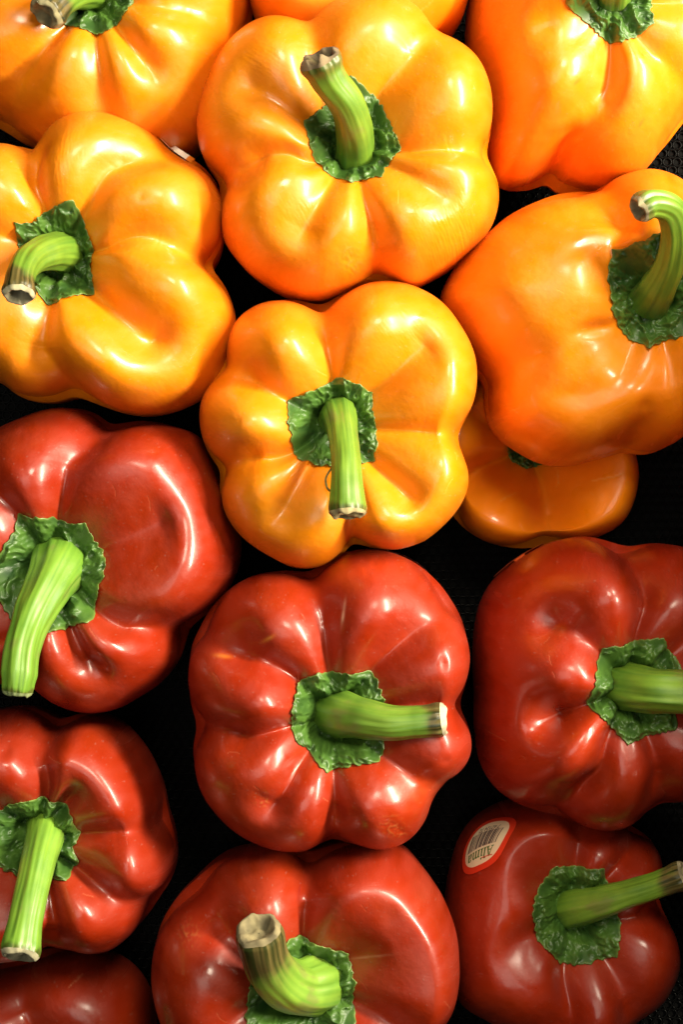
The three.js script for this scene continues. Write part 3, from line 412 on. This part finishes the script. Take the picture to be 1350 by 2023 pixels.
// red, right border
specs.push({ seed: 12, kind: RED, label: 'red bell pepper with deep creased lobes and a level stem over angular calyx', c: [1248, 1360], top: -0.006, hs: 0.048, cup: 0.013, rc: 0.48, n: 2.0,
  outline: [...Z([[1070, 100], [960, 70], [840, 55], [700, 75], [560, 130], [430, 210], [330, 310], [270, 420], [240, 550], [233, 700], [240, 900], [240, 1100], [260, 1250], [330, 1370], [450, 1470], [600, 1540], [800, 1595], [920, 1610], [1050, 1590], [1150, 1540], [1240, 1485], [1350, 1475]], 850, 1040, 0.37037), [1420, 1560], [1480, 1480], [1510, 1360], [1500, 1240], [1460, 1140], [1400, 1090], ...Z([[1350, 108], [1200, 88]], 850, 1040, 0.37037)],
  furrows: [[[[1172, 1280], [1120, 1240], [1060, 1195], [1000, 1150]], 5, 0.22, 0.85], [[[1257, 1262], [1283, 1190], [1280, 1130], [1246, 1077]], 7, 0.06], [[[1340, 1290], [1440, 1180]], 4, 0.15], [[[1350, 1400], [1500, 1400]], 4, 0.15], [[[1283, 1455], [1305, 1521], [1309, 1590]], 5, 0.1], [[[1202, 1451], [1190, 1510], [1131, 1600]], 7, 0.09], [[[1157, 1395], [1120, 1410], [1087, 1424], [1000, 1432], [941, 1440]], 11, 0.1, 0.75]],
  lobes: [[2, 0.6, 0.6], [-5, 0.55, 0.6], [-7, 0.5, 0.5], [-7, 0.5, 0.5], [-4, 0.5, 0.6], [1, 0.42, 0.9], [2, 0.38, 1]],
  calyx: Z([[905, 635], [1000, 630], [1100, 605], [1235, 590], [1250, 630], [1330, 720], [1350, 820], [1345, 900], [1310, 1000], [1325, 1070], [1200, 1105], [1120, 1130], [1045, 1150], [1000, 1110], [930, 1030], [860, 970], [830, 945], [845, 860], [870, 740], [890, 690]], 850, 1040, 0.37037),
  stem: { path: [[1236, 1356, -1], [1250, 1358, 7], [1290, 1364, 13], [1340, 1368, 16], [1385, 1370, 18], [1430, 1372, 19]], r: [52, 48, 46, 46, 46, 48], brown: 0.1 },
  bumps: [[1100, 1325, 75, 3], [1130, 1490, 75, 3], [1225, 1165, 75, 3], [1120, 1410, 50, -2.6, 17, -23], [1055, 1255, 55, -1.6], [1035, 1490, 45, -1.5, 65], [1110, 1560, 10, -0.4, 20, -40]],
  stickers: [{ px: [1030, 1085], v: 0.762, w: 0.020, h: 0.018, rot: 0, rim: '#b5501e', face: '#8d3a1c', label: 'dull orange sticker edge behind the shoulder', lift: 0.0005 }] });
// red, lower left
specs.push({ seed: 13, kind: RED, label: 'red bell pepper with small round dimple scar and a long straight stem cut slantwise', c: [72, 1652], top: -0.012, hs: 0.044, cup: 0.017, rc: 0.64, n: 2.1,
  outline: [...Z([[350, 150], [450, 130], [600, 130], [750, 200], [860, 320], [960, 500], [1030, 700], [1075, 900], [1075, 1050], [1040, 1180], [960, 1300], [840, 1430], [700, 1530], [550, 1575], [430, 1560], [340, 1525], [250, 1570], [150, 1590]], 0, 1370, 0.3228), [-20, 1880], [-90, 1830], [-150, 1740], [-170, 1640], [-150, 1530], [-100, 1450], [-40, 1410], [0, 1399], [48, 1396], [84, 1405]],
  furrows: [[[[94, 1560], [84, 1499], [107, 1418]], 5, 0.12], [[[135, 1575], [181, 1540], [235, 1480]], 5, 0.3, 0.62], [[[165, 1650], [255, 1641], [345, 1660]], 4.5, 0.1], [[[150, 1725], [242, 1790], [300, 1810]], 6, 0.18], [[[95, 1760], [112, 1865]], 5, 0.12], [[[0, 1700], [-120, 1790]], 4, 0.15], [[[10, 1610], [-140, 1540]], 5, 0.12]],
  lobes: [[0, 0.7, 0.05], [1, 0.72, 0], [1, 0.72, 0], [0, 0.6, 0.5], [0, 0.6, 0.5], [0, 0.6, 0.5], [1, 0.6, 0.8]],
  calyx: Z([[-30, 720], [90, 650], [200, 630], [290, 610], [320, 640], [420, 660], [455, 720], [470, 770], [505, 840], [460, 930], [500, 1010], [430, 1110], [330, 1110], [200, 1130], [80, 1070], [0, 1040], [-60, 900]], 0, 1370, 0.3228),
  stem: { path: [[92, 1636, -1], [90, 1645, 8], [77, 1695, 18], [63, 1757, 26], [48, 1830, 33], [38, 1884, 37]], r: [46, 41, 37, 35, 35, 41], brown: 0.03, lip: 0.02, cut: [0.62, 0.58, 0.36], pith: [0.6, 0.55, 0.34], hollow: 0.05, ridge: 0.06, light: [0.29, 0.52, 0.045], darkc: [0.11, 0.30, 0.03], scars: [[0.72, 0.3, 0.1, 0.15, 1]] },
  bumps: [[13, 1480, 16, -1.6], [13, 1480, 32, 0.9], [180, 1690, 50, -1.5]] });
// red, bottom, brown collared stem
specs.push({ seed: 14, kind: RED, label: 'big red bell pepper with a fat knobbly stem and dry brown hollow tip', c: [602, 1948], top: -0.004, hs: 0.040, cup: 0.016, rc: 0.58,
  outline: [...Z([[680, 80], [560, 68], [430, 85], [300, 120], [190, 200], [100, 300], [45, 420], [25, 550], [35, 700], [60, 808]], 290, 1640, 0.4741), [350, 2095], [420, 2165], [520, 2215], [640, 2225], [750, 2185], [840, 2105], ...Z([[1250, 808], [1290, 700], [1303, 570], [1290, 430], [1240, 290], [1160, 170], [1080, 90], [980, 55], [850, 55], [760, 65]], 290, 1640, 0.4741)],
  furrows: [[[[598, 1830], [606, 1760], [612, 1680]], 7, 0.06], [[[705, 1890], [790, 1860], [880, 1830]], 2, 0.3, 0.6], [[[705, 1990], [790, 2040], [860, 2080]], 4.5, 0.18], [[[600, 2050], [610, 2215]], 4, 0.12], [[[500, 1990], [400, 2100]], 4, 0.15], [[[490, 1900], [456, 1850], [390, 1800], [335, 1780]], 6.5, 0.14]],
  lobes: [[1, 0.78, 0.2], [1, 0.8, 0.1], [0, 0.7, 0.3], [0, 0.6, 0.5], [0, 0.6, 0.5], [1, 0.6, 0.8]],
  calyx: [...Z([[590, 430], [640, 415], [690, 455], [770, 475], [840, 495], [855, 560], [870, 620], [860, 700], [872, 780]], 290, 1640, 0.4741), [690, 2030], [620, 2055], [540, 2050], [488, 2023], [490, 1970], [500, 1910], [540, 1860]],
  stem: { path: [[628, 1936, -2], [618, 1945, 7], [585, 1950, 14], [546, 1928, 22], [520, 1885, 30], [510, 1838, 36]], r: [72, 62, 54, 49, 47, 48], brown: 0.3, lip: 0.0, cut: [0.30, 0.25, 0.13], pith: [0.34, 0.29, 0.15], hollow: 0.22, rag: 1.0, ridge: 0.09, light: [0.30, 0.50, 0.05], darkc: [0.13, 0.33, 0.03] },
  marks: [[730, 1890, 35, [0.6, 0.25, 0.15], 0.5, 2.5, -14], [590, 1765, 2, [0.2, 0.01, 0.01], 0.7, 12, 10]], bumps: [[700, 1760, 70, 2], [540, 1750, 55, 2], [430, 1775, 40, -1.6], [770, 1800, 22, -0.6], [590, 1768, 4, -0.3, 12, 10]], scars: [[370, 1850, 22, 0.5]] });
// red, bottom right, stickered
specs.push({ seed: 15, kind: RED, label: 'shaded red bell pepper with printed barcode sticker and a dark slanting stem', c: [1132, 1800], top: -0.040, hs: 0.042, cup: 0.014, rc: 0.6, n: 2.05,
  outline: [[943, 1612], [990, 1585], [1060, 1572], [1160, 1580], [1252, 1629], [1288, 1658], [1303, 1690], [1305, 1740], [1310, 1792], [1332, 1843], [1337, 1887], [1325, 1934], [1295, 1985], [1256, 2023], [1180, 2075], [1090, 2090], [1020, 2040], [951, 2003], [900, 1966], [880, 1900], [876, 1800], [888, 1720], [910, 1655]],
  furrows: [[[[1080, 1760], [1010, 1700], [960, 1660]], 0.8, 0.4, 0.6], [[[1140, 1705], [1150, 1600]], 4, 0.2], [[[1215, 1720], [1290, 1660]], 4, 0.18], [[[1225, 1820], [1310, 1795]], 5, 0.12], [[[1200, 1900], [1235, 1980], [1250, 2025]], 4.5, 0.2], [[[1112, 1912], [1130, 1985], [1120, 2080]], 5, 0.2], [[[1052, 1840], [960, 1900], [890, 1940]], 2.5, 0.3, 0.7]],
  lobes: [[0, 0.8, 0.4], [-2, 0.6, 0.5], [-3, 0.6, 0.5], [-2, 0.6, 0.5], [0, 0.6, 0.5], [1, 0.56, 0.3], [1, 0.56, 0.2]],
  calyx: Z([[630, 395], [760, 400], [900, 400], [920, 470], [980, 600], [1000, 720], [980, 890], [850, 920], [760, 935], [680, 935], [640, 880], [550, 800], [530, 720], [515, 640], [540, 540]], 860, 1560, 0.363),
  stem: { path: [[1130, 1797, -1], [1140, 1793, 6], [1187, 1782, 13], [1252, 1763, 19], [1305, 1746, 23], [1352, 1728, 26]], r: [46, 42, 36, 30, 28, 30], brown: 0.12 },
  stickers: [{ px: [958, 1663], w: 0.0270, h: 0.0210, rot: 2.2 + Math.PI, rim: '#d83a1c', face: '#e9dcb6', print: true, label: 'oval produce sticker with green lettering, barcode and orange red rim' }] });
// red, deep bottom left
specs.push({ seed: 16, kind: RED, label: 'dull red bell pepper lying deeper below the long stemmed pepper', c: [90, 2120], top: -0.048, hs: 0.030,
  outline: [[-60, 1960], [0, 1905], [60, 1880], [140, 1868], [220, 1885], [285, 1940], [310, 2030], [300, 2130], [240, 2220], [140, 2270], [20, 2260], [-70, 2190], [-100, 2080]],
  furrows: [[[[70, 2050], [35, 1985], [30, 1910]], 5, 0.12], [[[160, 2120], [300, 2140]], 4, 0.15], [[[70, 2180], [60, 2260]], 4, 0.15], [[[20, 2120], [-90, 2130]], 4, 0.15]], calyx: hexagon(90, 2120, 80, 16), nu: 160, nv: 100, streaks: [[150, 1960, 90, 70, 0.4]] });
// out of view beyond the right border: unseen peppers placed high to shade their neighbours
specs.push({ seed: 20, kind: ORANGE, label: 'unseen orange bell pepper past the border, placed to shade the pepper with the thick curled stem and the gap', c: [1700, 560], top: 0.048, hs: 0.034,
  outline: [...Array(24).keys()].map((i) => { const a = i / 24 * TAU; return [1705 + Math.cos(a) * (215 + 10 * Math.cos(4 * a + 2)), 545 + Math.sin(a) * (190 + 10 * Math.cos(4 * a + 2))]; }),
  furrows: [0.7, 2.2, 3.9, 5.4].map((a) => [[[1700 + Math.cos(a) * 90, 560 + Math.sin(a) * 90], [1700 + Math.cos(a) * 190, 560 + Math.sin(a) * 190]], 5, 0.1]), calyx: hexagon(1700, 560, 85, 20), nu: 120, nv: 80 });
specs.push({ seed: 19, kind: ORANGE, label: 'unseen orange bell pepper past the border, placed to shade the dark gap', c: [1650, 990], top: 0.040, hs: 0.034,
  outline: [...Array(24).keys()].map((i) => { const a = i / 24 * TAU; return [1685 + Math.cos(a) * (245 + 12 * Math.cos(4 * a + 1)), 970 + Math.sin(a) * (230 + 12 * Math.cos(4 * a + 1))]; }),
  furrows: [0.2, 1.8, 3.4, 4.9].map((a) => [[[1650 + Math.cos(a) * 90, 990 + Math.sin(a) * 90], [1650 + Math.cos(a) * 230, 990 + Math.sin(a) * 230]], 5, 0.1]), calyx: hexagon(1650, 990, 90, 19), nu: 120, nv: 80 });
specs.push({ seed: 17, kind: RED, label: 'unseen red bell pepper past the border, placed to shade the level stemmed pepper', c: [1640, 1420], top: 0.030, hs: 0.034,
  outline: [...Array(24).keys()].map((i) => { const a = i / 24 * TAU; return [1655 + Math.cos(a) * (250 + 12 * Math.cos(4 * a)), 1440 + Math.sin(a) * (255 + 12 * Math.cos(4 * a))]; }),
  furrows: [0.4, 1.9, 3.5, 5.1].map((a) => [[[1640 + Math.cos(a) * 90, 1420 + Math.sin(a) * 90], [1640 + Math.cos(a) * 240, 1420 + Math.sin(a) * 240]], 5, 0.1]), calyx: hexagon(1640, 1420, 90, 17), nu: 120, nv: 80 });
specs.push({ seed: 18, kind: RED, label: 'unseen red bell pepper past the border, placed to shade the stickered pepper', c: [1640, 1900], top: 0.070, hs: 0.034,
  outline: [...Array(24).keys()].map((i) => { const a = i / 24 * TAU; return [1700 + Math.cos(a) * (245 + 12 * Math.cos(3 * a)), 1930 + Math.sin(a) * (250 + 12 * Math.cos(3 * a))]; }),
  furrows: [0.8, 2.6, 4.6].map((a) => [[[1640 + Math.cos(a) * 90, 1900 + Math.sin(a) * 90], [1640 + Math.cos(a) * 240, 1900 + Math.sin(a) * 240]], 5, 0.1]), calyx: hexagon(1640, 1900, 90, 18), nu: 120, nv: 80 });
for (const s of specs) pepper(s);

renderer.render(scene, camera);
